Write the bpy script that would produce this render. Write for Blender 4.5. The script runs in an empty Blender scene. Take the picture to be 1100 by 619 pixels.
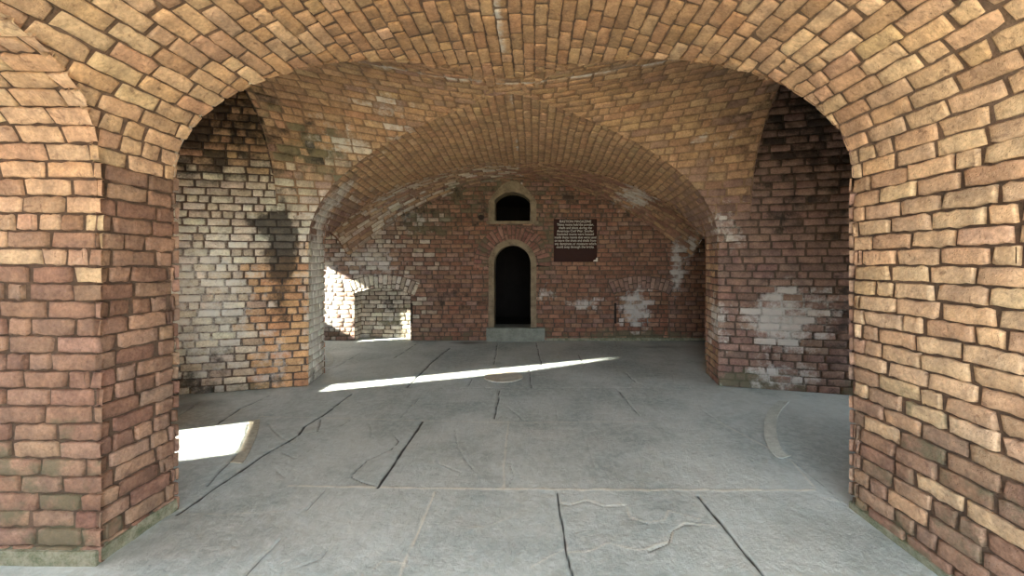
import bpy, math, random
import numpy as np
rng = np.random.default_rng(7)
C = bpy.context.scene.collection
PI = math.pi

# ------------------------------------------------------------------ layout
H_EYE, FPX, VX, VY = 1.5, 430.0, 570.0, 282.0
SUN = np.array([1.0, .37, -.51]); SUN /= np.linalg.norm(SUN)
CH = .0873                       # height of a brick course
YA = 2.416                       # far face of the front piers
YBACK = 7.68
CX = -.20                        # axis of the chamber
def Yb(X): return 4.86-.26*np.maximum(0, np.abs(X-CX)-2.5)
SG = 2.05
def RG(X): d = np.abs(X-CX); return (3.12+.22*d*d/(d+.8))-SG
# near barrel / far barrel
FN = dict(c=-.10, w=2.07, s=2.02, R=1.10)
FF = dict(c=-.21, w=2.50, s=1.77, R=1.35)
def wF(Y, far):
    if not far: return FN['w']+0*Y
    return FF['w']+.16*np.clip(Y-4.86, 0, 1.2)
def Rr(Y, far):
    if not far: return FN['R']+0*Y
    return FF['R']-.20*np.clip(Y-6.5, 0, 3)
def eF(P, far):
    f = FF if far else FN
    X, Y, Z = P[:, 0], P[:, 1], P[:, 2]
    t = (X-f['c'])/wF(Y, far)
    q = np.maximum(0, (Z-f['s'])/Rr(Y, far))
    return t*t+q*q-1
def eG(P):
    X, Y, Z = P[:, 0], P[:, 1], P[:, 2]
    yb = Yb(X); yc = (YA+yb)/2; hw = (yb-YA)/2
    t = (Y-yc)/hw; q = np.maximum(0, (Z-SG)/RG(X))
    return t*t+q*q-1
KX, KC, KW, KS, KR, KP = -2.17, 1.0, 1.0, 1.9, .58, 2.6
def eK(P):
    X, Y, Z = P[:, 0], P[:, 1], P[:, 2]
    t = (Y-KC)/KW; q = np.maximum(0, (Z-KS)/KR)
    return np.maximum(np.abs(t)**KP+q**KP-1, X+1.2)
def Hz(X, Y):
    t = np.abs(X-CX)/3.3
    base = 1.62+1.48*(1-np.clip(t, 0, 1)**1.8)
    return base+.42*t*np.sin(PI*np.clip((Y-6.02)/1.66, -.35, 1))
def eH(P):
    X, Y, Z = P[:, 0], P[:, 1], P[:, 2]
    return np.maximum(Z-Hz(X, Y), 5.4-Y)

# ------------------------------------------------------------------ materials
def srgb(r, g, b):
    f = lambda v: (v/255/12.92) if v/255 <= .04045 else ((v/255+.055)/1.055)**2.4
    return (f(r), f(g), f(b))
class N:
    def __init__(s, name):
        s.m = bpy.data.materials.new(name); s.m.use_nodes = True
        s.t = s.m.node_tree; s.b = s.t.nodes['Principled BSDF']; s.x = 0
        s.b.inputs['Specular IOR Level'].default_value = .25
    def n(s, k, **kw):
        o = s.t.nodes.new(k)
        for a, v in kw.items():
            if hasattr(o, a): setattr(o, a, v)
            else: o.inputs[a.replace('_', ' ')].default_value = v
        return o
    def l(s, a, b): s.t.links.new(a, b)
    def pos(s): return s.n('ShaderNodeTexCoord').outputs['Object']
    def noise(s, scale, detail=4, rough=.6, dist=0.):
        o = s.n('ShaderNodeTexNoise'); o.inputs['Scale'].default_value = scale
        o.inputs['Detail'].default_value = detail; o.inputs['Roughness'].default_value = rough
        o.inputs['Distortion'].default_value = dist
        s.l(s.pos(), o.inputs['Vector']); return o.outputs['Fac']
    def ramp(s, fac, a, b, lo=0., hi=1.):
        o = s.n('ShaderNodeMapRange'); o.interpolation_type = 'SMOOTHSTEP'
        s.l(fac, o.inputs['Value'])
        for i, v in zip(('From Min', 'From Max', 'To Min', 'To Max'), (a, b, lo, hi)): o.inputs[i].default_value = v
        return o.outputs['Result']
    def math(s, op, a, b=0.):
        o = s.n('ShaderNodeMath'); o.operation = op
        for i, v in enumerate((a, b)):
            if hasattr(v, 'links'): s.l(v, o.inputs[i])
            else: o.inputs[i].default_value = v
        return o.outputs[0]
    def mix(s, fac, a, b, mode='MIX'):
        o = s.n('ShaderNodeMix'); o.data_type = 'RGBA'; o.blend_type = mode
        for i, v in ((0, fac), (6, a), (7, b)):
            if hasattr(v, 'links'): s.l(v, o.inputs[i])
            elif i == 0: o.inputs[i].default_value = v
            else: o.inputs[i].default_value = (*v, 1)
        return o.outputs[2]
    def attr(s, name):
        o = s.n('ShaderNodeAttribute'); o.attribute_name = name; return o
    def bump(s, h, strength, dist):
        o = s.n('ShaderNodeBump'); o.inputs['Strength'].default_value = strength
        o.inputs['Distance'].default_value = dist; s.l(h, o.inputs['Height'])
        s.l(o.outputs['Normal'], s.b.inputs['Normal'])

def brick_material():
    m = N('old_brick')
    col = m.attr('bcol').outputs['Color']
    st = m.attr('stain_shading').outputs['Color']
    sep = m.n('ShaderNodeSeparateColor'); m.l(st, sep.inputs[0])
    n1 = m.noise(9, 5, .65); n2 = m.noise(55, 4, .7); n3 = m.noise(2.2, 4, .6)
    c = m.mix(1., col, m.mix(m.ramp(n1, .3, .7), (.70, .69, .70), (1.16, 1.14, 1.10)), 'MULTIPLY')
    c = m.mix(1., c, m.mix(m.ramp(n2, .32, .68), (.80, .79, .78), (1.12, 1.12, 1.12)), 'MULTIPLY')
    c = m.mix(m.ramp(m.noise(23, 3, .5, 1.), .60, .72, 0, .5), c, srgb(96, 70, 60))
    def fac(ch, k, sc, lo=.42, hi=.62):
        a = m.math('MULTIPLY', m.math('SUBTRACT', sc, .5), 2.2)
        return m.ramp(m.math('ADD', sep.outputs[ch], a), lo, hi, 0, k)
    c = m.mix(fac(2, .75, m.noise(5, 5, .7), .3, .8), c, srgb(90, 90, 70))
    c = m.mix(fac(0, .72, m.noise(11, 8, .8), .3, .95), c, srgb(196, 194, 188))
    c = m.mix(fac(1, .85, m.noise(6, 5, .7), .3, .95), c, srgb(38, 36, 33))
    m.l(c, m.b.inputs['Base Color'])
    m.b.inputs['Roughness'].default_value = .88
    v = m.n('ShaderNodeTexVoronoi'); v.inputs['Scale'].default_value = 70; m.l(m.pos(), v.inputs['Vector'])
    pits = m.ramp(v.outputs['Distance'], .0, .28)
    h = m.math('ADD', m.math('MULTIPLY', pits, .35), m.math('ADD', m.noise(38, 6, .7), m.math('MULTIPLY', m.noise(14, 3, .5), 1.2)))
    m.bump(h, .75, .010)
    return m.m
BRICK = brick_material()

def plain(name, rgb, rough=.8, vary=.25, scale=8, bump=.3, spec=.25, metal=0., rgb2=None):
    m = N(name)
    a = rgb; b = rgb2 or tuple(v*(1-vary*1.6) for v in rgb)
    c = m.mix(m.ramp(m.noise(scale, 6, .65), .3, .7), b, a)
    c = m.mix(m.ramp(m.noise(scale*6, 4, .6), .35, .7, 0, .35), c, tuple(min(1, v*1.25) for v in rgb))
    m.l(c, m.b.inputs['Base Color']); m.b.inputs['Roughness'].default_value = rough
    m.b.inputs['Specular IOR Level'].default_value = spec; m.b.inputs['Metallic'].default_value = metal
    if bump: m.bump(m.noise(scale*4, 6, .65), bump, .01)
    return m.m
STONE = plain('granite_trim', srgb(134, 120, 98), .85, .3, 7, .6, rgb2=srgb(92, 80, 64))
STEPST = plain('step_stone', srgb(128, 132, 122), .85, .25, 6, .6)
TRACKST = plain('track_stone', srgb(184, 190, 182), .8, .2, 14, .4)
FOOT = plain('mortar_footing', srgb(142, 140, 122), .9, .35, 16, .9, rgb2=srgb(84, 92, 66))
IRON = plain('rusted_iron', srgb(46, 36, 30), .75, .3, 20, .5)
SIGNM = plain('brown_sign', srgb(50, 30, 24), .7, .08, 4, .05, spec=.15)
LETTER = plain('sign_lettering', srgb(196, 190, 178), .6, .02, 4, 0)
SAND = plain('outside_ground', srgb(196, 182, 150), .95, .1, 3, 0)
OUTBR = plain('sun_block_brick', srgb(160, 112, 90), .9, .2, 5, .3)  # for the unseen wall that blocks the sun
PLAST = plain('inner_masonry', srgb(150, 124, 106), .9, .2, 4, .3)
DARKIN = plain('unlit_masonry', srgb(34, 29, 26), .95, .2, 4, .3)  # near-black colour stands in for the darkness of the passage

# ------------------------------------------------------------------ mesh tools
def make_mesh(name, V, loops, sizes, mat, smooth=False):
    me = bpy.data.meshes.new(name)
    V = np.asarray(V, np.float32); loops = np.asarray(loops, np.int32); sizes = np.asarray(sizes, np.int32)
    me.vertices.add(len(V)); me.vertices.foreach_set('co', V.ravel())
    me.loops.add(len(loops)); me.loops.foreach_set('vertex_index', loops)
    me.polygons.add(len(sizes))
    st = np.concatenate([[0], np.cumsum(sizes)[:-1]]).astype(np.int32)
    me.polygons.foreach_set('loop_start', st); me.polygons.foreach_set('loop_total', sizes)
    me.update(calc_edges=True); me.validate()
    if smooth: me.polygons.foreach_set('use_smooth', np.ones(len(me.polygons), bool))
    me.materials.append(mat)
    o = bpy.data.objects.new(name, me); C.objects.link(o)
    return o
def tag(o, label=None, cat=None, group=None, kind=None, parent=None):
    if label: o['label'] = label
    if cat: o['category'] = cat
    if group: o['group'] = group
    if kind: o['kind'] = kind
    if parent: o.parent = parent
    return o
def empty(name, loc=(0, 0, 0), **kw):
    o = bpy.data.objects.new(name, None); C.objects.link(o); o.location = loc
    return tag(o, **kw)

class Acc:
    """collects masonry surfaces of one wall or vault into one mesh"""
    def __init__(s): s.V = []; s.col = []; s.st = []; s.L = []; s.S = []; s.n = 0
    def add(s, V, col, st, quads, e=None):
        """quads (n,4) with e>=0 kept, crossing faces cut"""
        base = s.n
        V = list(V) if False else V
        if e is None:
            s._push(V, col, st); s.L.append((quads+base).ravel()); s.S.append(np.full(len(quads), 4)); return
        k = e[quads] >= 0
        allk = k.all(1); mixk = k.any(1) & ~allk
        s._push(V, col, st)
        s.L.append((quads[allk]+base).ravel()); s.S.append(np.full(int(allk.sum()), 4))
        nv, nc, ns = [], [], []; lo, sz = [], []; cnt = s.n
        for q in quads[mixk]:
            poly = []
            for a, b in zip(q, np.roll(q, -1)):
                ea, eb = e[a], e[b]
                if ea >= 0: poly.append(a+base)
                if (ea >= 0) != (eb >= 0):
                    t = ea/(ea-eb); nv.append(V[a]*(1-t)+V[b]*t); nc.append(col[a]); ns.append(st[a]*(1-t)+st[b]*t)
                    poly.append(cnt); cnt += 1
            if len(poly) >= 3: lo += poly; sz.append(len(poly))
        if nv: s._push(np.array(nv), np.array(nc), np.array(ns))
        s.L.append(np.array(lo, int)); s.S.append(np.array(sz, int))
    def _push(s, V, col, st): s.V.append(V); s.col.append(col); s.st.append(st); s.n += len(V)
    def build(s, name, kind='structure', parent=None, label=None):
        V = np.concatenate(s.V); col = np.concatenate(s.col); st = np.concatenate(s.st)
        L = np.concatenate(s.L).astype(int); S = np.concatenate(s.S).astype(int)
        used = np.zeros(len(V), bool); used[L] = True
        idx = np.cumsum(used)-1
        V, col, st, L = V[used], col[used], st[used], idx[L]
        o = make_mesh(name, V, L, S, BRICK)
        me = o.data
        for nm, a in (('bcol', col), ('stain_shading', st)):
            at = me.attributes.new(nm, 'FLOAT_COLOR', 'POINT')
            at.data.foreach_set('color', np.concatenate([a, np.ones((len(a), 1))], 1).astype(np.float32).ravel())
        if kind: o['kind'] = kind
        if parent: o.parent = parent
        if label: o['label'] = label
        return o

# palettes: brick colours by part of the building, some with light put in
def pal(*cs, sat=.74):
    a = np.array([srgb(*c) for c in cs]); g = a.mean(1, keepdims=True); return (g+(a-g)*sat)*np.array([1.03, 1.10, 1.07])
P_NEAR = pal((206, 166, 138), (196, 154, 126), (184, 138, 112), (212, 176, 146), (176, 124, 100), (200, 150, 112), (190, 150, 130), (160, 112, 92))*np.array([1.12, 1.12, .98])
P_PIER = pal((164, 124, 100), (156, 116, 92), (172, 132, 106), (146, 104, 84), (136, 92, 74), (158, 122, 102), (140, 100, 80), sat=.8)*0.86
P_VAULT = pal((196, 148, 100), (186, 138, 92), (176, 126, 84), (204, 158, 112), (168, 116, 78), (190, 136, 88))*0.84
P_MIDR = pal((150, 104, 86), (140, 98, 82), (128, 90, 78), (160, 116, 96), (120, 84, 74), (146, 96, 76), sat=.62)
P_MIDL = pal((206, 190, 172), (192, 174, 156), (172, 148, 128), (212, 200, 184), (156, 128, 108), (196, 180, 162))  # pale bricks, lightened further to hold the left wall's brightness
P_ORNGLIT = pal((206, 150, 88), (214, 160, 98), (190, 128, 76), (198, 142, 84), (176, 112, 68))  # orange bricks with the golden light on the left wall put in
P_BACK = pal((158, 104, 78), (146, 92, 70), (170, 120, 92), (132, 84, 64), (176, 132, 104), (124, 84, 66), (150, 112, 84), sat=.86)*0.80
P_RED = pal((164, 98, 74), (150, 86, 66), (172, 110, 84), (140, 80, 64), sat=.62)*0.86
P_WHITE = pal((200, 192, 180), (186, 174, 160), (208, 202, 190), (170, 152, 136))
MORT_N = np.array(srgb(94, 78, 66)); MORT_F = np.array(srgb(132, 108, 86)); MORT_D = np.array(srgb(92, 78, 68))

def blob(P, c, r, soft=.95):
    d = np.sqrt((((P-np.array(c))/np.array(r))**2).sum(1)); return np.clip((1.35-d)/soft, 0, 1)
def stain_shading(P):  # stains, plus painted brightness of left wall and dimness of back wall
    X, Y, Z = P.T
    w = np.zeros(len(P)); k = w.copy(); g = w.copy()
    B = 9.
    for c, r, a in [((2.95, 4.7, .85), (.42, .6, .42), .95), ((3.3, 4.6, 1.0), (.35, .6, .2), .6), ((2.3, 5., .75), (.12, .4, .35), .6),
                    ((2.80, 7.7, 1.45), (.13, .6, .65), .9), ((3.0, 7.7, 1.9), (.2, .6, .5), .6), ((2.05, 7.8, .62), (.34, .6, .42), .95), ((1.0, 7.7, .72), (.4, .3, .16), .6),
                    ((-3.75, 4.55, 1.0), (.75, .6, 1.15), .62), ((-3.1, 4.7, .35), (.3, .5, .5), .55), ((-4.0, 7.7, .9), (.55, .5, 1.), .75),  # leading blob: whitish bricks plus the left wall's soft light
                    ((-3.0, 7.7, 1.5), (.7, .5, .5), .55), ((-2.4, 7., 2.4), (.6, 1.2, .5), .5), ((1.9, 7.2, 2.75), (.35, .8, .4), .75),
                    ((-2.35, 4.7, 1.95), (.35, .5, .4), .6), ((2.3, 4.8, 1.95), (.3, .4, .3), .5), ((2.1, 4.3, 2.8), (.3, .5, .3), .5),
                    ((-2.2, 4.4, 2.8), (.5, .5, .3), .5), ((-1.6, 4.2, 3.0), (.4, .4, .3), .45), ((-2.7, 5.15, 1.), (.25, .32, 2.0), .95), ((-2.45, 5.2, 2.15), (.3, .35, .5), .9),
                    ((-2.8, 7.7, .3), (.5, .5, .4), .5), ((.3, 7.7, .9), (.25, .3, .2), .45), ((2.9, 4.7, .15), (.35, .5, .22), .75)]:
        w = np.maximum(w, a*blob(P, c, r))
    for c, r, a in [((-2.98, 4.75, 1.7), (.17, .5, .5), 1.5), ((-3.1, 4.7, 1.95), (.24, .5, .22), 1.2), ((-3.0, 4.75, 1.0), (.16, .4, .35), .7),
                    ((-3.6, 4.5, 3.1), (1.0, .8, .75), .75), ((-2.7, 4.6, 2.8), (.3, .4, .5), .35), ((3.4, 4.6, 3.0), (.9, .8, .9), .72), ((-4.3, 4.4, .2), (1.0, .6, .35), .6),
                    ((3.0, 4.7, 2.2), (.25, .6, .5), .55), ((-2.75, 7.95, .75), (.25, .3, .35), .6), ((-1.5, 7.7, .8), (.6, .3, .25), .45), ((3.9, 4.5, 1.0), (.5, .6, 1.5), .5)]:
        k = np.maximum(k, a*blob(P, c, r))
    w = np.maximum(w, .75*np.clip(1.4-np.abs(X+.20+.02*np.sin(Y*3))/.022, 0, 1)*(Z > 2.85)*(np.sin(Y*5.1)+np.sin(Y*11.3) > -.3))
    w = np.maximum(w, .6*np.clip(1.4-np.abs(Y-3.60)/.022, 0, 1)*(Z > 2.9)*(np.abs(X+.2) < 2.2))
    k = np.maximum(k, .38*blob(P, (-.9, 7.75, 2.6), (2.4, .5, .6))); k = np.maximum(k, .35*blob(P, (1.2, 7.75, 2.7), (1.8, .6, .5)))  # broad darkening puts the rear bay's dimness into the colour
    k = np.maximum(k, .45*np.clip((.3-Z)/.25, 0, 1)*(np.abs(Y-4.7) < .4)*(X < -2.4))
    low = np.clip((.22-Z)/.2, 0, 1)
    g = np.maximum(g, .45*low)
    for c, r, a in [((-2.35, 2.0, .12), (.18, .12, .1), 1.), ((-2.6, 2.0, .35), (.5, .1, .35), .45), ((-.2, 7.7, .25), (.5, .3, .25), .5), ((-2.6, 4.5, 2.7), (.55, .5, .5), .6),
                    ((-2.6, 7.9, .3), (.5, .3, .4), .6), ((-.85, 7.7, 2.8), (1.6, .4, .5), .5), ((.35, 7.7, 2.), (.25, .3, 1.1), .6), ((-.9, 7.7, 2.), (.15, .3, 1.), .4),
                    ((2.7, 4.8, .08), (.5, .3, .15), .8), ((1.97, 2.0, .3), (.2, .6, .55), .22), ((2.0, 7.7, .08), (1.2, .2, .14), .8), ((-1.9, 7.7, 2.3), (.9, .3, .5), .5)]:
        g = np.maximum(g, a*blob(P, c, r))
    return np.stack([w, k, g], 1)

def template(nu):
    a = np.linspace(0, 1, nu+1)
    ring = [(x, 0.) for x in a]+[(x, 1.) for x in a[::-1]]
    m = len(ring); q = []
    for lev in range(2):
        for i in range(m):
            j = (i+1) % m; q.append((lev*m+i, lev*m+j, (lev+1)*m+j, (lev+1)*m+i))
    for i in range(nu): q.append((2*m+i, 2*m+i+1, 2*m+m-2-i, 2*m+m-1-i))
    return np.array(ring), np.array(q), m

def masonry(acc, S, ur, vr, clip, pal_fn, mort, ch=CH, L=.228, joint=.013, relief=.014, header=.22, nu=4,
            flip=False, step=.07, v0=0., seed=1, tol=.015, rough=1., col_tol=.10, wave=None, stain_shading_on=True):
    r = np.random.default_rng(seed)
    sgn = -1. if flip else 1.
    def surf(u, v):
        P = S(u, v); h = 1e-3
        du = S(u+h, v)-S(u-h, v); dv = S(u, v+h)-S(u, v-h)
        n = np.cross(du, dv); ln = np.linalg.norm(n, axis=1, keepdims=True); n = n/np.maximum(ln, 1e-9)
        return P, n*sgn
    # mortar bed
    nu_, nv_ = max(2, int((ur[1]-ur[0])/step)), max(2, int((vr[1]-vr[0])/step))
    U, Vv = np.meshgrid(np.linspace(*ur, nu_+1), np.linspace(*vr, nv_+1)); u = U.ravel(); v = Vv.ravel()
    P, n = surf(u, v)
    i = np.arange(len(u)).reshape(U.shape)
    q = np.stack([i[:-1, :-1], i[:-1, 1:], i[1:, 1:], i[1:, :-1]], -1).reshape(-1, 4)
    if flip: q = q[:, ::-1]
    e = clip(P) if clip else None
    st = stain_shading(P) if stain_shading_on else np.zeros((len(P), 3))
    acc.add(P, np.tile(mort, (len(P), 1)), st, q, e)
    # bricks
    rows = []
    k0 = int(math.ceil((vr[0]-v0)/ch-.5)); k1 = int(math.floor((vr[1]-v0)/ch+.5))
    for k in range(k0, k1):
        x = ur[0]-r.uniform(0, L); vv = v0+k*ch
        allh = r.random() < .04
        while x < ur[1]:
            hd = allh or r.random() < header
            l = (L*.5 if hd else L*r.uniform(.93, 1.06))
            a, b = max(x, ur[0]), min(x+l, ur[1])
            if b-a > .03: rows.append((a+joint*.45, b-joint*.45, vv+joint*.5, vv+ch-joint*.5))
            x += l
    B = np.array(rows)
    # drop bricks that are wholly cut away
    if clip:
        cu = np.stack([B[:, 0], B[:, 1], B[:, 0], B[:, 1]], 1).ravel(); cv = np.stack([B[:, 2], B[:, 2], B[:, 3], B[:, 3]], 1).ravel()
        ee = (clip(S(cu, cv))+tol).reshape(-1, 4)
        B = B[(ee > 0).any(1)]
    nb = len(B)
    if nb == 0: return
    ring, quads, m = template(nu)
    a = ring[:, 0][None, :]; b = ring[:, 1][None, :]
    lu = (B[:, 1]-B[:, 0])[:, None]; lv = (B[:, 3]-B[:, 2])[:, None]
    bu = B[:, 0][:, None]+a*lu; bv = B[:, 2][:, None]+b*lv
    ju = r.normal(0, .0018*rough, bu.shape); jv = r.normal(0, .0021*rough, bu.shape)
    corner = ((a == 0) | (a == 1)).astype(float)
    cin = corner*r.uniform(.001, .009, bu.shape)*rough
    bu = bu+ju+cin*np.where(a == 0, 1, -1); bv = bv+jv+corner*r.uniform(0, .005, bu.shape)*np.where(b == 0, 1, -1)
    # slow sag of the courses
    bv = bv+.004*np.sin(bu*2.3+seed)*rough
    hgt = relief*r.uniform(.72, 1.18, (nb, 1)); spall = (r.random((nb, 1)) < .05); hgt = np.where(spall, relief*.45, hgt)
    tilt = r.normal(0, .0016*rough, (nb, 1))*(a-.5)*2+r.normal(0, .0014*rough, (nb, 1))*(b-.5)*2
    ins = .0055+r.uniform(0, .003, bu.shape)
    sgu = np.where(a == 0, 1., np.where(a == 1, -1., 0.)); sgv = np.where(b == 0, 1., -1.)
    u = np.stack([bu, bu, bu+ins*sgu], 1); v = np.stack([bv, bv, bv+ins*sgv], 1)
    nn = np.stack([np.full(bu.shape, -.002), hgt-.0045+tilt, hgt+tilt+0*bu], 1)
    uf, vf, nf = u.reshape(-1), v.reshape(-1), nn.reshape(-1)
    P0, n = surf(uf, vf)
    P = P0+n*nf[:, None]
    Cn = P0.reshape(nb, 3*m, 3).mean(1)
    col = pal_fn(Cn, r)*r.uniform(1-col_tol, 1+col_tol, (nb, 1))*(1+r.normal(0, .02, (nb, 3)))
    colv = np.repeat(np.clip(col, 0, 1), 3*m, 0)
    Q = (quads[None]+(np.arange(nb)*3*m)[:, None, None]).reshape(-1, 4)
    if flip: Q = Q[:, ::-1]
    e = clip(P0)+tol if clip else None
    st = stain_shading(P0); st = st+np.repeat(r.normal(0, .2, (nb, 3)), 3*m, 0)*(st > .04)
    acc.add(P, colv, np.clip(st, 0, 1.2), Q, e)

def pick(p, r, n): return p[r.integers(0, len(p), n)]*.72+p.mean(0)*.28
def const(p): return lambda Cn, r: pick(p, r, len(Cn))
def blend(fn):
    """fn(C)-> list of (weight array, palette)"""
    def f(Cn, r):
        ws, ps = zip(*fn(Cn)); W = np.maximum(np.stack(ws, 1), 1e-6); W /= W.sum(1, keepdims=True)
        cs = np.cumsum(W, 1); x = r.random((len(Cn), 1)); k = (x > cs).sum(1).clip(0, len(ps)-1)
        out = np.zeros((len(Cn), 3))
        for i, p in enumerate(ps): out[k == i] = pick(p, r, int((k == i).sum()))
        # soften: average with the mean of the mixture
        mean = sum(W[:, i:i+1]*p.mean(0) for i, p in enumerate(ps))
        return out*.6+mean*.4
    return f
def vault_mix(Cn):
    X, Y, Z = Cn.T
    near = np.clip((2.95-Y)/.6, 0, 1)*np.clip((3.05-Z)/.35+.0, 0, 1)
    low = np.clip((2.65-Z)/.5, 0, 1)*(1-near)*(Y > 3.5)
    return [(near, P_NEAR), (low, P_MIDR), (np.clip(1-near-low, 0, 1), P_VAULT)]

# ------------------------------------------------------------------ profiles
def profile(w, R, s, p=2.):
    th = np.linspace(0, PI, 600); k = 2/p
    cc = lambda t: np.sign(np.cos(t))*np.abs(np.cos(t))**k
    ss = lambda t: np.abs(np.sin(t))**k
    x = -w*cc(th); z = R*ss(th)
    d = np.concatenate([[0], np.cumsum(np.hypot(np.diff(x), np.diff(z)))])
    L = d[-1]; T = 2*s+L; ch = T/round(T/CH)
    def f(v):
        t = np.interp(v-s, d, th)
        cx = -cc(t); sz = ss(t)
        # below the springing the legs are upright
        drop = np.minimum(0, v-s)+np.minimum(0, s+L-v)
        return cx, sz, drop
    return f, L, T, ch
def barrel(far):
    F = FF if far else FN
    f, L, T, ch = profile(F['w'], F['R'], F['s'])
    def S(u, v):
        cx, sz, drop = f(v)
        return np.stack([F['c']+wF(u, far)*cx, u, F['s']+Rr(u, far)*sz+drop], 1)
    return S, L, T, ch, F['s']
def inside(*fs):
    def c(P):
        e = fs[0](P)
        for f in fs[1:]: e = np.minimum(e, f(P))
        return e
    return c
below = lambda y: (lambda P: y-P[:, 1])
above = lambda y: (lambda P: P[:, 1]-y)

# near barrel and the jambs it springs from
S, L, T, ch, s = barrel(False)
wfl, wfr, ceil_ = Acc(), Acc(), Acc()
cl = inside(eG, eK, below(3.66))
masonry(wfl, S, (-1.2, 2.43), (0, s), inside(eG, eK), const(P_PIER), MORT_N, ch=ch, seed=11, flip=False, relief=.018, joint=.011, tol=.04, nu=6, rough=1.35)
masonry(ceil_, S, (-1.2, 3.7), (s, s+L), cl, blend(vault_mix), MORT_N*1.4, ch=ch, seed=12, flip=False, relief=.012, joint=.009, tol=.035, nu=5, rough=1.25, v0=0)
masonry(wfr, S, (-1.2, 2.43), (s+L, T), inside(eG), blend(lambda Cn: [(np.clip((Cn[:, 2]-.5)/.8, .15, 1), P_NEAR), (np.clip((.9-Cn[:, 2])/.8, 0, 1), P_PIER)]), MORT_N, ch=ch, seed=13, flip=False, relief=.020, joint=.012, tol=.04, nu=6, rough=1.35)  # paler bricks above, darker below: light from the left put into colour
# far barrel
S, L, T, ch, s = barrel(True)
wml, wmr = Acc(), Acc()
cl = inside(eG, eH, above(3.64))
masonry(wml, S, (4.6, 5.42), (0, s), inside(eG, below(5.4)), const(P_WHITE), MORT_F, ch=ch, seed=14, flip=False, relief=.009, nu=3)
masonry(ceil_, S, (3.62, 7.68), (s, s+L), cl, blend(vault_mix), MORT_F*1.0, ch=ch, seed=15, flip=False, relief=.010, nu=3, joint=.014, header=.1)
masonry(wmr, S, (4.6, 5.42), (s+L, T), inside(eG, below(5.4)), blend(lambda Cn: [(1+0*Cn[:, 0], P_RED), (1+0*Cn[:, 0], P_VAULT)]), MORT_D, ch=ch, seed=16, flip=False, relief=.009, nu=3)
# cross vault of the middle bay with its upright legs
f, L, T, chg = profile(1.22, 1.35, SG)
def SGs(u, v):
    cx, sz, drop = f(v); yb = Yb(u); yc = (YA+yb)/2; hw = (yb-YA)/2
    return np.stack([u, yc+hw*cx, SG+RG(u)*sz+drop], 1)
notF = lambda P: np.where(P[:, 1] < 3.65, eF(P, False), eF(P, True))
x0, x1 = CX-2.83, CX+2.83
def midl_mix(Cn):
    X, Y, Z = Cn.T
    o = np.clip((X+3.45)/.35, 0, 1)*np.clip((1.75-Z)/.4, 0, 1)*(X < 0)  # patch where golden grazing light is painted into the bricks
    wl = (X < 0)*np.clip(1-o, 0, 1)*np.clip((2.9-Z)/.5, 0, 1)
    rr = (X > 0)*np.clip((2.7-Z)/.5, 0, 1)
    return [(o*1.2, P_ORNGLIT), (wl, P_MIDL), (rr, P_MIDR), (np.clip(1-o-wl-rr, 0, 1), P_VAULT)]
masonry(ceil_, SGs, (x0, x1), (SG, SG+L), inside(notF), blend(lambda Cn: [(w*(1. if p is not P_MIDL else .45), p) for w, p in midl_mix(Cn)]+[(.0*Cn[:, 0]+.12, P_MIDR)]), MORT_F, ch=chg, seed=17, flip=True, relief=.010, nu=3, header=.3)
for acc, a, b, sd in ((wfl, x0, -2.1, 20), (wfr, 1.9, x1, 21)):
    masonry(acc, SGs, (a, b), (0, SG), inside(lambda P: eF(P, False)), const(P_PIER), MORT_N, ch=chg, seed=sd, flip=True, relief=.014, nu=3, tol=.035)
# the walls of the middle bay beyond the cross vault
def SW(sign):
    def S(u, v): return np.stack([CX+sign*u, Yb(CX+sign*u), v], 1)
    return S
cw = lambda P: np.minimum(np.maximum(np.abs(P[:, 0]-CX)-2.83, SG-P[:, 2]), np.maximum(eF(P, True), 0*P[:, 0]+np.where(np.abs(P[:, 0]-CX) > 2.83, 1., -9.)))
masonry(wml, SW(-1), (2.40, 4.15), (0, 4.5), cw, blend(midl_mix), MORT_D, ch=chg, seed=22, flip=True, relief=.011, joint=.015, nu=4)
masonry(wmr, SW(1), (2.40, 5.4), (0, 4.5), cw, blend(lambda Cn: [(1+0*Cn[:, 0], P_MIDR)]), MORT_D*.9, ch=chg, seed=23, flip=False, relief=.011, joint=.015, nu=4)
for acc, xa, xb, sd in ((wfl, -4.3, x0, 24), (wfr, x1, 5.2, 25)):
    masonry(acc, lambda u, v: np.stack([u, YA+0*u, v], 1), (xa, xb), (0, 4.5), None, const(P_PIER), MORT_N, ch=chg, seed=sd, flip=True, relief=.012, nu=2)
for acc, xx, fl, sd in ((wml, x0, True, 26), (wmr, x1, False, 27)):
    masonry(acc, lambda u, v, xx=xx: np.stack([xx+0*u, u, v], 1), (YA, 4.79), (2.0, 4.5), eG, const(P_MIDR), MORT_D, ch=chg, seed=sd, flip=fl, relief=.01, nu=2)
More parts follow.
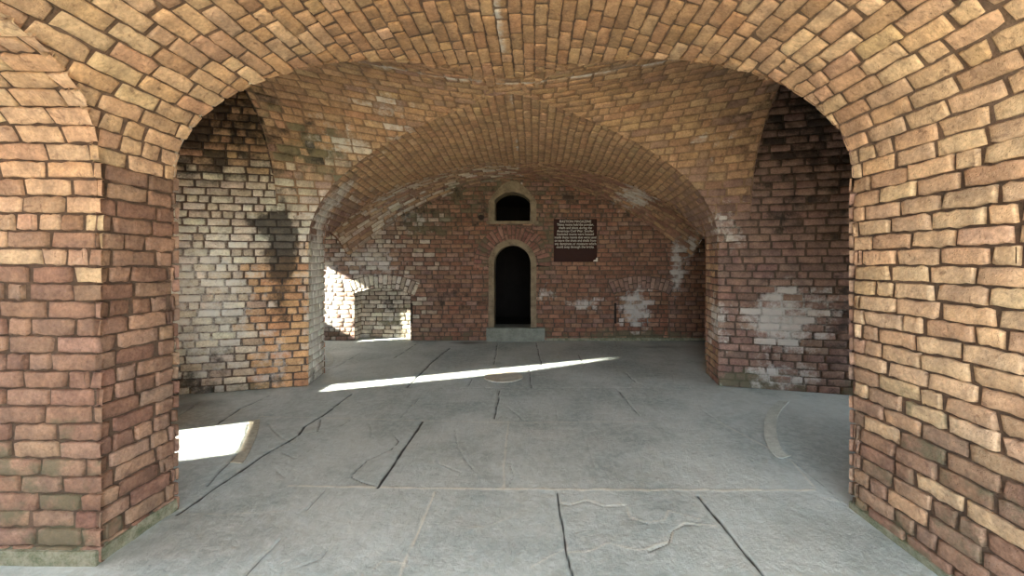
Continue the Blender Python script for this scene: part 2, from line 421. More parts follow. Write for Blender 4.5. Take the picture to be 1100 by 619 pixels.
# rear vault and the pier backs
masonry(ceil_, lambda u, v: np.stack([u, v, Hz(u, v)], 1), (CX-3.3, CX+3.3), (5.4, YBACK+.02), inside(lambda P: eF(P, True)),
        blend(lambda Cn: [(.6+0*Cn[:, 0], P_RED), (.5*(Cn[:, 0] < -.3), P_MIDL), (.5+0*Cn[:, 0], P_VAULT)]), MORT_F, seed=28, flip=True, relief=.009, nu=2, tol=.01)
for acc, a, b, sd in ((wml, -5.6, -2.7, 29), (wmr, 2.3, 5.2, 30)):
    masonry(acc, lambda u, v: np.stack([u, 5.4+0*u, v], 1), (a, b), (0, 4.5),
            lambda P: np.maximum(np.minimum(eF(P, True), np.maximum(1.66-P[:, 2], np.maximum(P[:, 2]-Hz(P[:, 0], P[:, 1]), 0)*1-.0+np.where(np.abs(P[:, 0]-CX) > 3.3, 1., -1e-3))), np.where(np.abs(P[:, 0]-CX) > 3.3, 1., -9.)),
            const(P_BACK), MORT_D, seed=sd, flip=True, relief=.009, nu=2)
wbk = Acc()
for xx, fl, sd in ((CX-3.3, False, 31), (CX+3.3, True, 32)):
    masonry(wbk, lambda u, v, xx=xx: np.stack([xx+0*u, u, v], 1), (5.4, YBACK), (1.62, 4.5), lambda P: P[:, 2]-Hz(P[:, 0], P[:, 1]), const(P_BACK), MORT_D, seed=sd, flip=not fl, relief=.009, nu=2)

# side arch of the front bay on the left: front pier face, soffit and far leg
f, Lk, Tk, chk = profile(KW, KR, KS, KP)
def SK(u, v):
    cx, sz, drop = f(v)
    return np.stack([u, KC-KW*cx, KS+KR*sz+drop], 1)
masonry(wfl, SK, (-3.6, -1.8), (0, Tk), lambda P: eF(P, False), blend(lambda Cn: [(np.clip((Cn[:, 2]-1.3)/.6, 0, 1), P_NEAR), (np.clip((1.9-Cn[:, 2])/.6, 0, 1), P_PIER)]), MORT_N*1.0, ch=chk, seed=33, flip=False, relief=.018, joint=.011, tol=.04, nu=6, rough=1.35)  # bricks lighten upward: light of the side arch put into their colour

# ------------------------------------------------------------------ back wall with its openings
DX, DZ, DR = -.348, 1.48, .35
def e_arch(cx, zc, hw, top_r, z0):   # >0 outside an opening with a round or flat arched head
    def e(P):
        X, Z = P[:, 0]-cx, P[:, 2]
        R = top_r; zc0 = zc-math.sqrt(max(R*R-hw*hw, 0))
        return np.maximum.reduce([np.abs(X)-hw, z0-Z, np.where(Z > zc0, np.hypot(X, Z-zc0)-R, -1.)])
    return e
e_door = e_arch(DX, DZ, DR+.09, DR+.09, -1)
e_ring = lambda P: np.maximum(np.hypot(P[:, 0]-DX, P[:, 2]-DZ)-.74, DZ-.06-P[:, 2])
e_win = e_arch(DX, 2.66, .42, .44, 2.25)
NL, NR = (-3.375, -2.30), (1.62, 2.65)
def niche_geo(n):
    cx = (n[0]+n[1])/2; hw = (n[1]-n[0])/2; zs, rise = .89, .11
    R = (hw*hw+rise*rise)/(2*rise); return cx, hw, zs, zs+rise-R, R
def e_niche(n, ring=0.):
    cx, hw, zs, zc, R = niche_geo(n)
    def e(P):
        X, Z = P[:, 0]-cx, P[:, 2]
        ang = np.abs(np.arctan2(X, Z-zc)); am = math.asin(hw/R)
        rr = np.hypot(X, Z-zc)
        op = np.maximum.reduce([np.abs(X)-hw, rr-R])
        if not ring: return op
        rg = np.maximum((ang-am-.03)*R, rr-R-ring)
        rg = np.maximum(rg, zs-Z)
        return np.minimum(op, rg)
    return e
SB = lambda u, v: np.stack([u, YBACK+0*u, v], 1)
def back_mix(Cn):
    X, Y, Z = Cn.T
    return [(.8*(X < -2.6)*(Z > .2), P_WHITE), (np.clip((-1.4-X), 0, .8)*.6, P_MIDL), (1+0*X, P_BACK), (.25+0*X, P_MIDR)]
masonry(wbk, SB, (-5.6, 5.2), (0, 3.6), inside(e_door, e_ring, e_win, e_niche(NL, .27), e_niche(NR, .25)), blend(back_mix), MORT_D, ch=.0845, L=.215, seed=40, relief=.010, joint=.014, nu=3, tol=.0, step=.06)
# radial bricks over the door
masonry(wbk, lambda u, v: np.stack([DX-u*np.cos(v/.58), YBACK+0*u, DZ+u*np.sin(v/.58)], 1), (.43, .745), (-.04, PI*.58+.04), None, const(P_RED), MORT_D, ch=.075, L=.31, header=.0, seed=41, flip=True, relief=.014, nu=3, step=.05)
# flat relieving arches over the niches and the niches themselves
for n, dep, rg, sd, pp in ((NL, .30, .27, 42, P_MIDL), (NR, .07, .25, 46, P_MIDR*1.12)):
    cx, hw, zs, zc, R = niche_geo(n); am = math.asin(hw/R)+.03
    masonry(wbk, lambda u, v, cx=cx, zc=zc, R=R: np.stack([cx+u*np.sin(v/R), YBACK+0*u, zc+u*np.cos(v/R)], 1), (R, R+rg), (-am*R, am*R), lambda P, zs=zs: P[:, 2]-zs+.001, const(pp), MORT_D, ch=.078, L=rg*1.02, header=.0, seed=sd, flip=True, relief=.013, nu=3, step=.05)
    masonry(wbk, lambda u, v, dep=dep: np.stack([u, YBACK+dep+0*u, v], 1), (n[0]-.02, n[1]+.02), (0, 1.05), None, const(P_MIDL if sd == 42 else P_BACK), MORT_D*.8, seed=sd+1, ch=.0845, relief=.010, nu=3)
    for xx, fl in ((n[0], False), (n[1], True)):
        masonry(wbk, lambda u, v, xx=xx: np.stack([xx+0*u, u, v], 1), (YBACK, YBACK+dep), (0, zs+.01), None, const(P_MIDL if sd == 42 else P_BACK), MORT_D, seed=sd+2, ch=.0845, relief=.006, nu=2, flip=fl)
    masonry(wbk, lambda u, v, cx=cx, zc=zc, R=R: np.stack([cx+R*np.sin(v/R), u, zc+R*np.cos(v/R)], 1), (YBACK, YBACK+dep), (-am*R, am*R), None, const(pp), MORT_D, ch=.078, seed=sd+3, relief=.004, nu=2, flip=True)

wfl.build('wall_front_left'); wfr.build('wall_front_right'); wml.build('wall_middle_left'); wmr.build('wall_middle_right')
wbk.build('wall_back'); ceil_.build('ceiling')

# ------------------------------------------------------------------ plain solids
class MB:
    def __init__(s): s.V = []; s.F = []
    def box(s, a, b):
        i = len(s.V)
        for z in (a[2], b[2]):
            for x, y in ((a[0], a[1]), (b[0], a[1]), (b[0], b[1]), (a[0], b[1])): s.V.append((x, y, z))
        for f in ((3, 2, 1, 0), (4, 5, 6, 7), (0, 1, 5, 4), (1, 2, 6, 5), (2, 3, 7, 6), (3, 0, 4, 7)): s.F.append([i+k for k in f])
        return s
    def face(s, pts): i = len(s.V); s.V += list(pts); s.F.append(list(range(i, i+len(pts)))); return s
    def prism(s, pts, h0, h1, ax=1):
        """outline pts extruded along axis ax (1: pts are x,z; 2: pts are x,y)"""
        i = len(s.V); n = len(pts)
        for h in (h0, h1):
            for p in pts: s.V.append((p[0], h, p[1]) if ax == 1 else (p[0], p[1], h))
        s.F.append([i+k for k in range(n)]); s.F.append([i+n+k for k in range(n)][::-1])
        for k in range(n): s.F.append([i+k, i+n+k, i+n+(k+1) % n, i+(k+1) % n])
        return s
    def frame(s, outer, inner, y0, y1, y2):
        """stone surround: front at y0, outer side back to y1, inner reveal back to y2"""
        n = len(outer); i = len(s.V)
        for lst, y in ((outer, y1), (outer, y0), (inner, y0), (inner, y2)):
            for p in lst: s.V.append((p[0], y, p[1]))
        for k in range(n-1):
            for a in range(3): s.F.append([i+a*n+k, i+a*n+k+1, i+(a+1)*n+k+1, i+(a+1)*n+k])
        return s
    def build(s, name, mat, parent=None, bevel=0., rough=0., **kw):
        me = bpy.data.meshes.new(name); me.from_pydata([tuple(map(float, v)) for v in s.V], [], s.F); me.update(); me.materials.append(mat)
        import bmesh
        bm = bmesh.new(); bm.from_mesh(me); bmesh.ops.remove_doubles(bm, verts=bm.verts, dist=1e-5); bmesh.ops.recalc_face_normals(bm, faces=bm.faces)
        if rough:
            rr = random.Random(5)
            bmesh.ops.subdivide_edges(bm, edges=[e for e in bm.edges if e.calc_length() > .12], cuts=4, use_grid_fill=True)
            for v in bm.verts: v.co.x += rr.uniform(-rough, rough); v.co.y += rr.uniform(-rough, rough); v.co.z += rr.uniform(-rough, rough)
        bm.to_mesh(me); bm.free()
        o = bpy.data.objects.new(name, me); C.objects.link(o)
        if bevel:
            b = o.modifiers.new('b', 'BEVEL'); b.width = bevel; b.segments = 2; b.limit_method = 'ANGLE'
        tag(o, parent=parent, **kw); return o

def arch_pts(cx, hw, z0, zs, rise, n=14):
    R = (hw*hw+rise*rise)/(2*rise); zc = zs+rise-R; a = math.asin(min(1, hw/R))
    if rise > hw*.999: a = PI/2
    pts = [(cx-hw, z0), (cx-hw, (z0+zs)/2)]
    for i in range(n+1):
        t = -a+2*a*i/n; pts.append((cx+R*math.sin(t), zc+R*math.cos(t)))
    return pts+[(cx+hw, (z0+zs)/2), (cx+hw, z0)]
# doorway
door = empty('door_1', (0, 0, 0), kind='structure')
MB().frame(arch_pts(DX, DR+.11, 0, DZ, DR+.11), arch_pts(DX, DR, 0, DZ, DR), YBACK-.035, YBACK+.05, YBACK+.35).build('door_surround', STONE, door, rough=.004)
ins = MB()
def room(x0, x1, y0, y1, z0, z1, hx0, hx1, hz0, hz1):
    m = MB(); w = .08
    m.box((x0-w, y0, z0-w), (x0, y1+w, z1+w)).box((x1, y0, z0-w), (x1+w, y1+w, z1+w)).box((x0, y1, z0-w), (x1, y1+w, z1+w))
    m.box((x0, y0, z0-w), (x1, y1, z0)).box((x0, y0, z1), (x1, y1, z1+w))
    return m
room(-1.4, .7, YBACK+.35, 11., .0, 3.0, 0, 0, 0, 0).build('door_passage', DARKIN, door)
pm = MB()  # blocks between the passage and the wall around the two openings
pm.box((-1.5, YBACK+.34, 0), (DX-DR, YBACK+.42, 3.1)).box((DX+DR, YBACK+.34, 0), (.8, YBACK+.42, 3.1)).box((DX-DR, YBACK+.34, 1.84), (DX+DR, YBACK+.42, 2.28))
pm.box((-3.7, YBACK+.34, 0), (-1.4, YBACK+.42, 3.3)).box((.7, YBACK+.34, 0), (3.3, YBACK+.42, 3.3))  # backing added behind the niches to stop light leaking through
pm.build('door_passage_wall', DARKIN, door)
win = empty('window_1', (0, 0, 0), kind='structure')
outer = [(DX-.46, 2.29), (DX-.46, 2.5)]+[(DX-.46+.46*t, 2.66+.40*math.sin(t*PI/2)**.9) for t in np.linspace(0, 1, 8)]
outer += [(2*DX-p[0], p[1]) for p in outer[:-1][::-1]]
ni = len(outer); inn = arch_pts(DX, .34, 2.29, 2.68, .17, ni-5)
MB().frame(outer, inn, YBACK-.03, YBACK+.05, YBACK+.35).build('window_surround', STONE, win, rough=.003)
MB().box((DX-.5, YBACK-.06, 2.235), (DX+.5, YBACK+.4, 2.292)).build('window_sill', STONE, win, bevel=.008)
MB().box((DX-DR, YBACK-.01, 0), (DX+DR, YBACK+.36, .26)).build('door_sill', STEPST, door)
# threshold block
MB().box((-.84, YBACK-.13, 0.0), (.27, YBACK-.02, .262)).build('stone_step', STEPST, rough=.006, bevel=.012,
    label='pale worn stone block step below the dark arched doorway', cat='step')
# mortar footings
fl = MB(); fl.box((-3.6, 1.975, 0), (-2.145, 2.03, .078)).box((-2.175, 1.975, 0), (-2.145, 2.43, .07)); fl.build('baseboard_left', FOOT, rough=.006, kind='structure')
fr = MB(); fr.box((1.945, -1.2, 0), (1.98, 2.44, .045)); fr.build('baseboard_right', FOOT, rough=.006, kind='structure')
fr = MB(); fr.box((.3, YBACK-.03, 0), (3.4, YBACK+.02, .05)).box((2.29, 4.84, 0), (2.31, 4.86, .04)); fr.build('baseboard_back', FOOT, rough=.006, kind='structure')

# outer shell: side walls with embrasures, partitions, roof
def plate_x(name, x, y0, y1, z0, z1, holes, th=.35, mat=PLAST):
    """wall across x with rectangular openings (ya,yb,za,zb), listed from low y to high y"""
    m = MB(); y = y0
    for (ya, yb, za, zb) in holes:
        m.box((x, y, z0), (x+th, ya, z1))
        if za > z0: m.box((x, ya, z0), (x+th, yb, za))
        m.box((x, ya, zb), (x+th, yb, z1)); y = yb
    m.box((x, y, z0), (x+th, y1, z1)); return m.build(name, mat, kind='structure')
TH = .06
plate_x('wall_left', -4.15-TH, YA, 4.5, 0, 4.6, [(2.42, 3.20, .0, 1.0), (3.995, 4.275, .88, 2.85)], TH)
m = MB()
for pts in ([(3.20, .80), (3.20, 1.0), (2.42, 1.0), (2.42, .97)], [(3.995, 2.1), (4.265, 2.85), (3.995, 2.85)]):
    i = len(m.V); n_ = len(pts)
    for xx in (-4.15-TH, -4.15):
        for p in pts: m.V.append((xx, p[0], p[1]))
    m.F.append([i+k for k in range(n_)]); m.F.append([i+n_+k for k in range(n_)][::-1])
    for k in range(n_): m.F.append([i+k, i+n_+k, i+n_+(k+1) % n_, i+(k+1) % n_])
m.build('wall_left_sun_wedges', PLAST, kind='structure')  # wedges added to shape the sun patch and the tapering streak
plate_x('wall_rear_left', -5.6-TH, 4.3, 8.0, 0, 4.6, [(6.68, 7.55, 1.20, 2.30)], TH)
plate_x('wall_near_left', -3.6-TH, -1.5, 2.3, 0, 4.6, [(0.0, 2.0, 0, 2.56)], TH)
plate_x('wall_right', 5.2, -1.4, 8.0, 0, 4.6, [(2.9, 3.9, .4, 1.8)], TH)  # opening added to let sky light fill the right side
m = MB(); m.box((-5.9, -1.35, 4.5), (5.5, 8.2, 4.7)); m.build('roof', PLAST, kind='structure')
m = MB(); m.box((-5.7, YBACK+.32, 0), (-3.5, YBACK+.5, 4.6)).box((3., YBACK+.32, 0), (5.3, YBACK+.5, 4.6)).box((-3.6, YBACK+.32, 3.2), (3.1, YBACK+.5, 4.6)); m.build('wall_outer', PLAST, kind='structure')
m = MB(); m.box((-3.7, -1.35, 0), (-1.0, -1.2, 4.6)).box((1.97, -1.35, 0), (5.3, -1.2, 4.6)).box((-2.17, -1.35, 3.12), (1.97, -1.2, 4.6))  # left piece extended to hold rear daylight off the left front pier
m.box((-4.3, 2.02, 0), (-3.58, 2.2, 4.6)).box((-5.7, 4.66, 0), (-4.0, 4.8, 4.6)); m.build('wall_near', PLAST, kind='structure')
# outside
MB().box((-60, -60, -.15), (60, 60, -.06)).build('ground', SAND, kind='structure')
MB().box((-7.6, -4.5, -.1), (-7.0, .85, 4.6)).build('wall_sun_block', OUTBR, kind='structure')  # unseen wall added to keep direct sun out of the front bay

# ------------------------------------------------------------------ floor
def w(px, py):
    d = FPX*H_EYE/(py-VY); return ((px-VX)*d/FPX, d)
DARK = [  # (width, depth, polyline in ground points measured along the flagstone joints)
 (.016, 1., [(190.6, 552), (211.8, 538), (243.7, 515), (289.7, 485), (321.5, 467), (326.9, 458), (344.5, 447.8), (378, 423)]),
 (.008, .8, [(344.5, 451), (342, 463.7), (327, 465.5)]),
 (.015, 1., [(454, 453), (441.9, 470.8), (424, 495.5), (406.5, 523.9)]),
 (.007, .8, [(424, 469), (427.7, 474), (420.6, 483), (395.9, 493.8), (381.7, 506), (377, 513), (388.8, 518.5), (404.7, 522)]),
 (.012, .8, [(536.7, 419.5), (531.4, 449.5)]), (.008, .5, [(457.8, 417), (445, 433), (431, 448.8)]),
 (.006, .5, [(353.4, 523.9), (328.6, 548.6)]), (.007, .6, [(300, 580), (286, 594.6), (265, 617.6), (240, 645)]),
 (.009, .8, [(183, 458), (205, 457), (231, 456), (265, 455)]), (.014, .8, [(233, 456), (258, 439), (290, 425)]), (.010, .7, [(183, 452), (215, 432)]),
 (.014, .8, [(449, 368.5), (422.5, 385)]), (.018, .9, [(483, 374), (464.5, 388.7), (437.6, 415.6)]), (.013, .7, [(534.5, 368.5), (530.8, 392)]),
 (.014, .8, [(576, 368.5), (581.6, 392)]), (.011, .8, [(568, 393.7), (570.8, 416.6)]), (.010, .6, [(506.6, 407), (502.5, 415.6)]),
 (.012, .7, [(621, 381), (627.7, 392)]), (.012, .6, [(671, 399.8), (683, 410.5)]), (.010, .5, [(666, 420.6), (676.5, 434)]),
 (.012, .6, [(387, 379.6), (362, 393.7), (346.8, 399.8)]), (.010, .5, [(362, 386), (421, 386)]), (.010, .5, [(478, 375), (534.5, 376)]),
 (.009, .6, [(662, 417.7), (687, 446)]), (.006, .35, [(625, 460), (641, 506)]), (.008, .4, [(752, 439), (772, 453)]),
 (.009, .9, [(598.4, 529), (606, 575), (612.5, 612), (617, 645)]), (.012, 1., [(748.8, 532.7), (787.7, 577), (817.8, 616), (842, 648)]),
 (.006, .5, [(848, 492), (885, 522), (918, 552)]), (.010, .5, [(339, 415.5), (440, 416.3), (560, 417), (700, 416.5), (768, 416.5)]),
 (.008, .4, [(288, 455), (302, 471), (316, 478)]), (.006, .4, [(303, 487), (318, 493), (342, 479)]), (.005, .4, [(296, 504), (306, 515)]),
 (.006, .5, [(489, 462), (491, 478), (498, 492), (511, 507)]), (.005, .4, [(467, 480), (470, 497), (495, 508)]),
 (.006, .35, [(855, 490), (900, 492), (920, 493)]), (.012, .7, [(222, 522), (233, 509.7), (256, 486.7), (265, 467), (266.7, 455)]),
 (.005, .6, [(600, 541), (612, 543), (630, 538), (648, 545), (671, 543)]), (.006, .7, [(697, 593), (719, 584), (722, 571), (735, 563), (750, 564)]), (.005, .5, [(673, 543), (677, 557), (699, 563)]), (.005, .5, [(548, 497), (552, 510), (546, 522)]), (.005, .4, [(320, 610), (345, 600), (352, 590)]), (.007, .6, [(365, 458), (377, 451), (390, 449)]), (.006, .5, [(396, 455), (399, 463), (398, 470)]), (.008, .5, [(545, 437), (560, 450), (580, 456)]),
 (.010, .6, [(660, 366), (664, 373)]), (.008, .4, [(700, 380), (740, 388)]), (.006, .3, [(590, 418), (600, 452)])]
LIGHT = [
 (.012, .9, [(311, 522), (406, 524), (560, 525.6), (700, 526.5), (876, 526.7)]), (.010, .5, [(279, 447.8), (350, 449), (456, 452.5), (560, 454), (700, 453)]),
 (.010, .8, [(467, 529), (451.5, 566), (430.5, 617.6), (422, 645)]), (.009, .6, [(546, 453), (543, 480), (541, 523.9)]),
 (.008, .6, [(610.8, 594.6), (630, 592), (653, 584), (672, 588), (692, 591), (705, 586), (720.5, 582), (724, 570), (734.6, 561), (752, 562.8), (770, 566)]),
 (.006, .6, [(603, 540), (616, 541), (628, 536), (650, 543), (672.7, 541.5), (676, 555.7), (699, 561), (713, 559), (717, 548.6), (738, 554), (752, 558)]),
 (.007, .5, [(876, 532), (886, 536), (915, 541)]), (.006, .4, [(180, 552), (240, 553), (311, 549)]), (.007, .35, [(503, 567), (525, 565), (558, 551)]),
 (.012, .45, [(575, 392), (640, 391), (700, 397)]), (.010, .5, [(770, 452), (850, 495), (876, 524)]), (.006, .5, [(400, 612), (410, 603), (428, 604), (440, 609)]),
 (.006, .5, [(570, 610), (590, 598), (610, 590)])]
x0f, x1f, y0f, y1f = -4.1, 4.6, 1.35, 7.72
def grid(x0, x1, y0, y1, st):
    nx, ny = int(round((x1-x0)/st)), int(round((y1-y0)/st))
    X, Y = np.meshgrid(np.linspace(x0, x1, nx+1), np.linspace(y0, y1, ny+1))
    i = np.arange(X.size).reshape(X.shape)
    q = np.stack([i[:-1, :-1], i[:-1, 1:], i[1:, 1:], i[1:, :-1]], -1).reshape(-1, 4)
    return X.ravel(), Y.ravel(), q
def smooth_noise(X, Y, sc, seed):
    r = np.random.default_rng(seed); out = np.zeros_like(X)
    for k in range(10):
        a = r.uniform(0, 2*PI); f_ = sc*r.uniform(.6, 1.8); out += np.sin((X*math.cos(a)+Y*math.sin(a))*f_+r.uniform(0, 6))
    return out/10
def dist_field(X, Y, lines, wob=1.):
    out = np.zeros_like(X)
    wx = .007*smooth_noise(X, Y, 22, 3)*wob; wy = .007*smooth_noise(X, Y, 22, 4)*wob
    XX, YY = X+wx*2, Y+wy*2
    for wd, dp, pl in lines:
        P = [w(*p) for p in pl]
        for (ax, ay), (bx, by) in zip(P[:-1], P[1:]):
            m = (XX > min(ax, bx)-.08) & (XX < max(ax, bx)+.08) & (YY > min(ay, by)-.08) & (YY < max(ay, by)+.08)
            if not m.any(): continue
            x, y = XX[m], YY[m]; dx, dy = bx-ax, by-ay
            t = np.clip(((x-ax)*dx+(y-ay)*dy)/(dx*dx+dy*dy), 0, 1)
            d = np.hypot(x-ax-t*dx, y-ay-t*dy)
            wv = wd*(.8+.6*smooth_noise(x, y, 30, 9))*.85
            v = dp*np.clip(1.25-d/wv*.85, 0, 1)
            out[m] = np.maximum(out[m], v)
    return out
parts = [grid(x0f, x1f, 1.35, 4.2, .0095), grid(x0f, x1f, 4.2, y1f, .015)]
Vs, cs, Qs, n0 = [], [], [], 0
for X, Y, q in parts:
    dk = dist_field(X, Y, DARK); lt = dist_field(X, Y, LIGHT)
    wet = np.clip(1.2-np.hypot((X+1.12)/.42, (Y-7.5)/.16)+.5*smooth_noise(X, Y, 12, 6), 0, 1)
    wet = np.maximum(wet, .55*np.clip(1.3-np.hypot((X-2.35)/.5, (Y-7.1)/.12)+.5*smooth_noise(X, Y, 12, 8), 0, 1))
    wet = np.maximum(wet, .8*np.clip(1.25-np.hypot((X+3.75)/.5, (Y-4.15)/.22)+.8*smooth_noise(X, Y, 11, 7), 0, 1))
    z = -.016*dk+.003*lt+.0035*smooth_noise(X, Y, 3., 1)+.0012*smooth_noise(X, Y, 18, 2)
    Vs.append(np.stack([X, Y, z], 1)); cs.append(np.stack([dk, lt, wet], 1)); Qs.append(q+n0); n0 += len(X)
V = np.concatenate(Vs); c = np.concatenate(cs); Q = np.concatenate(Qs)
# plain flags outside the detailed area
extra = [(-4.1, 4.6, -1.4, 1.35), (4.6, 5.3, -1.4, 8.1), (-5.75, -4.1, -1.4, 8.1), (-4.1, 4.6, 7.72, 8.1)]
ev, eq = [], []
for a, b, y_, y2 in extra:
    i = n0+len(ev); ev += [(a, y_, -.001), (b, y_, -.001), (b, y2, -.001), (a, y2, -.001)]; eq.append((i, i+1, i+2, i+3))
V = np.concatenate([V, ev]); c = np.concatenate([c, np.zeros((len(ev), 3))]); Q = np.concatenate([Q, eq])
m = N('flagstone')
sp = m.n('ShaderNodeSeparateColor'); m.l(m.attr('fmask').outputs['Color'], sp.inputs[0])
base = m.mix(m.ramp(m.noise(1.1, 5, .6, .4), .35, .66), srgb(144, 154, 151), srgb(180, 188, 184))
base = m.mix(m.ramp(m.noise(17, 6, .7, .6), .35, .72, 0, .55), base, srgb(196, 206, 205))
base = m.mix(m.ramp(m.noise(6, 6, .7), .55, .75, 0, .35), base, srgb(122, 132, 133))
base = m.mix(m.ramp(m.noise(120, 3, .6), .62, .72, 0, .35), base, srgb(205, 206, 200))
base = m.mix(m.math('MULTIPLY', sp.outputs[1], .75), base, srgb(222, 216, 198))
base = m.mix(m.ramp(sp.outputs[0], .15, .8, 0, .92), base, srgb(30, 29, 27))
base = m.mix(m.math('MULTIPLY', sp.outputs[2], .75), base, srgb(58, 50, 42))
m.l(base, m.b.inputs['Base Color']); m.b.inputs['Specular IOR Level'].default_value = .35
m.l(m.ramp(m.noise(5, 4, .6), .3, .7, .5, .72), m.b.inputs['Roughness'])
m.bump(m.math('ADD', m.noise(30, 8, .75, .1), m.math('MULTIPLY', m.noise(4.5, 6, .6, .15), 1.8)), .8, .012)
fo = make_mesh('floor', V, Q.ravel(), np.full(len(Q), 4), m.m, smooth=True)
at = fo.data.attributes.new('fmask', 'FLOAT_COLOR', 'POINT'); at.data.foreach_set('color', np.concatenate([c, np.ones((len(c), 1))], 1).astype(np.float32).ravel())
fo['kind'] = 'structure'

# curved stone tracks let into the floor
def track(name, A, B, label, grp=None, z=.006, mat=TRACKST):
    def dens(L):
        P = np.array([w(*p) for p in L]); t = np.linspace(0, 1, len(P)); tt = np.linspace(0, 1, 40)
        k = np.polyfit(t, P[:, 0], min(3, len(P)-1)), np.polyfit(t, P[:, 1], min(3, len(P)-1))
        return np.stack([np.polyval(k[0], tt), np.polyval(k[1], tt)], 1)
    a, b = dens(A), dens(B)
    m = MB(); pts = [tuple(p) for p in a]+[tuple(p) for p in b[::-1]]
    m.V = [(p[0], p[1], -.01) for p in a]+[(p[0], p[1], z) for p in a]+[(p[0], p[1], z) for p in b]+[(p[0], p[1], -.01) for p in b]
    n = len(a)
    for k in range(n-1):
        for r_ in range(3): m.F.append([r_*n+k, r_*n+k+1, (r_+1)*n+k+1, (r_+1)*n+k])
    m.F.append([0, n, 2*n, 3*n]); m.F.append([n-1, 4*n-1, 3*n-1, 2*n-1])
    return m.build(name, mat, label=label, cat='floor track')
track('curved_track', [(837, 431), (823, 446), (821, 467), (828, 485), (841, 492.7)], [(848, 432), (835.5, 448), (834.8, 467), (840.8, 485), (850, 490)], 'pale curved stone track in the floor beside the right brick wall')
track('curved_track', [(266.5, 453), (265, 467), (256, 486.7), (247, 497)], [(279, 451), (276, 467), (268, 486), (260, 498)], 'curved stone track in the floor at the edge of the bright sun patch', mat=plain('worn_track', srgb(172, 167, 150), .8, .25, 12, .5))
track('curved_track', [(347, 379), (351, 383), (352, 389), (348, 393)], [(347, 377.5), (356, 381.5), (358, 389.5), (350, 395)], 'small curved stone track on the rear floor beside the white plastered jamb')
# round cover in the floor
cx_, cy_ = w(541, 405)
mb = MB(); n = 48
ring = [(cx_+.25*math.cos(2*PI*i/n), cy_+.25*math.sin(2*PI*i/n)) for i in range(n)]
mb.prism(ring, -.01, .010, 2)
mb.build('floor_disc', plain('disc_stone', srgb(182, 178, 164), .75, .2, 10, .4), bevel=.003, label='flat round stone disc set in the floor where the sun streak crosses', cat='floor disc')

# ------------------------------------------------------------------ sign
def bw(px, py, Y=YBACK): return ((px-VX)*Y/FPX, H_EYE-(py-VY)*Y/FPX)
ys = YBACK-.055
sx0, sz1 = bw(594.8, 235.3, ys); sx1, sz0 = bw(641.3, 281.5, ys)
sign = empty('wall_sign', ((sx0+sx1)/2, ys, sz0), label='dark brown wall sign with white lettering to the right of the doorway', cat='sign')
def world_child(o, root): o.parent = root; o.location = (o.location[0]-root.location[0], o.location[1]-root.location[1], o.location[2]-root.location[2])
p = MB().box((sx0, ys, sz0), (sx1, ys+.03, sz1)).build('sign_board', SIGNM, bevel=.004); world_child(p, sign)
for zz in (sz0+.12, sz1-.12):
    b = MB().box((sx0+.1, ys+.03, zz-.02), (sx1-.1, YBACK-.005, zz+.02)).build('batten', IRON); world_child(b, sign)
let_v, let_f = [], []
lines = ['BASTION MAGAZINE', 'These rooms held the powder,', 'shells and shots during the', 'American Civil War. Smaller', 'insulated rooms were located', 'inside these rooms that were used', 'to store the shots and shells from', 'any dampness or moisture which', 'could seep through the bricks.']
tx = .5*(sx0+sx1)
for k, t in enumerate(lines):
    cu = bpy.data.curves.new('lettering', 'FONT'); cu.body = t; cu.align_x = 'CENTER'; cu.align_y = 'CENTER'
    cu.size = .066; cu.extrude = .0015; cu.materials.append(LETTER)
    o = bpy.data.objects.new('lettering', cu); C.objects.link(o)
    o.rotation_euler = (PI/2, 0, 0); o.location = (tx, ys-.003, sz1-.050-k*.0605)
    bpy.context.view_layer.update()
    me = bpy.data.meshes.new_from_object(o.evaluated_get(bpy.context.evaluated_depsgraph_get())); me.name = 'lettering'
    bpy.data.objects.remove(o)
    xs = [v.co.x for v in me.vertices]; wd = max(xs)-min(xs); want = (.60, .70, .63, .70, .70, .79, .79, .79, .72)[k]
    n_ = len(let_v); let_v += [(tx+v.co.x*want/wd, ys-.003-v.co.z, sz1-.050-k*.0605+v.co.y) for v in me.vertices]
    let_f += [[n_+i for i in p.vertices] for p in me.polygons]
me = bpy.data.meshes.new('lettering'); me.from_pydata(let_v, [], let_f); me.materials.append(LETTER)
o = bpy.data.objects.new('lettering', me); C.objects.link(o); o['label'] = 'white lettering'; world_child(o, sign)
ch_ = MB().prism([(sx1-.075, sz0+.012), (sx1+.012, sz0+.008), (sx1+.012, sz0+.085), (sx1-.012, sz0+.08), (sx1-.022, sz0+.045), (sx1-.06, sz0+.035)], ys-.004, ys-.001)
p = ch_.build('paint_chip', LETTER, label='small white chip at the lower right corner'); world_child(p, sign)

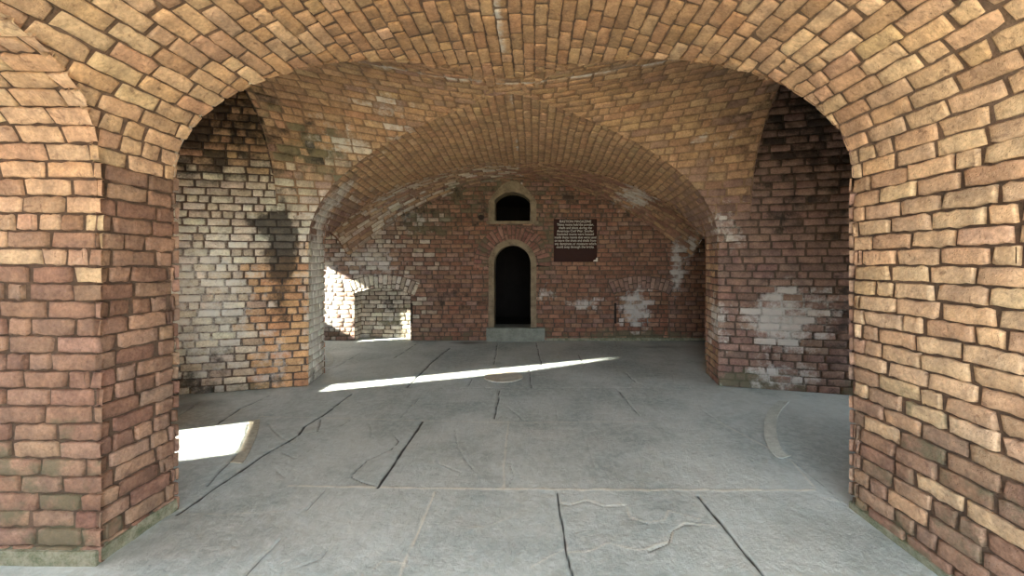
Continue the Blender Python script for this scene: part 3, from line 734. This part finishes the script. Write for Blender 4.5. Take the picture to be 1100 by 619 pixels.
# iron anchor and dark slots on the back wall
hx, hz = bw(517, 234)
o = MB().prism([(hx+.055*math.cos(a)*(1+.15*math.sin(3*a)), hz+.055*math.sin(a)) for a in np.linspace(0, 2*PI, 13)[:-1]], YBACK-.05, YBACK+.02).build('iron_anchor', IRON, bevel=.008, label='small rusty iron anchor on the wall left of the upper opening', cat='anchor')
for px, lab in ((442.3, 'narrow dark slot at the right edge of the deep left niche'), (660.8, 'narrow dark slot at the left edge of the white stained niche')):
    a, z1_ = bw(px-1.2, 329); b, z0_ = bw(px+1.2, 351)
    MB().box((a, YBACK-.022, z0_+.06), (b, YBACK+.03, z1_+.06)).build('dark_slot', IRON, bevel=.004, rough=.002, label=lab, cat='slot')  # raised dark boxes stand in for the shaded slots in the wall

# ------------------------------------------------------------------ light
S_ = bpy.context.scene
wd = bpy.data.worlds.new('sky'); S_.world = wd; wd.use_nodes = True
bg = wd.node_tree.nodes['Background']; bg.inputs[0].default_value = (.80, .91, 1.0, 1); bg.inputs[1].default_value = 6.0
su = bpy.data.lights.new('sun', 'SUN'); su.energy = 32; su.angle = math.radians(1.5); su.color = (1, .92, .78)
so = bpy.data.objects.new('sun', su); C.objects.link(so); so.location = (-8, -3, 6)
from mathutils import Vector
so.rotation_euler = Vector(SUN).to_track_quat('-Z', 'Y').to_euler()
def portal(c_, size, d):
    l = bpy.data.lights.new('daylight_portal', 'AREA'); l.shape = 'RECTANGLE'; l.size, l.size_y = size; l.energy = 1
    l.cycles.is_portal = True
    o = bpy.data.objects.new('daylight_portal', l); C.objects.link(o); o.location = c_
    o.rotation_euler = Vector(d).to_track_quat('-Z', 'Z').to_euler()
portal((-.1, -1.25, 1.6), (4.2, 3.2), (0, 1, 0))
portal((-3.66, 1., 1.3), (2.0, 2.6), (1, 0, 0))
portal((-4.21, 2.83, .5), (.75, .6), (1, 0, 0))
portal((-4.21, 4.2, 1.4), (.45, 2.1), (1, 0, 0))
portal((-5.66, 7.17, 1.66), (.76, 1.22), (1, 0, 0))
portal((5.26, 3.4, 1.1), (.8, 1.2), (-1, 0, 0))

# ------------------------------------------------------------------ camera
cd = bpy.data.cameras.new('camera'); co = bpy.data.objects.new('camera', cd); C.objects.link(co)
co.location = (0, 0, H_EYE); co.rotation_euler = (PI/2, 0, 0)
cd.sensor_width = 36; cd.lens = FPX/1100*36; cd.shift_x = -(VX-550)/1100; cd.shift_y = -(309.5-VY)/1100; cd.clip_start = .05
S_.camera = co
S_.view_settings.view_transform = 'Standard'; S_.view_settings.look = 'None'; S_.view_settings.gamma = 1
S_.view_settings.use_curve_mapping = False; S_.view_settings.exposure = 1.1
S_.cycles.max_bounces = 10; S_.cycles.diffuse_bounces = 7; S_.cycles.use_denoising = True
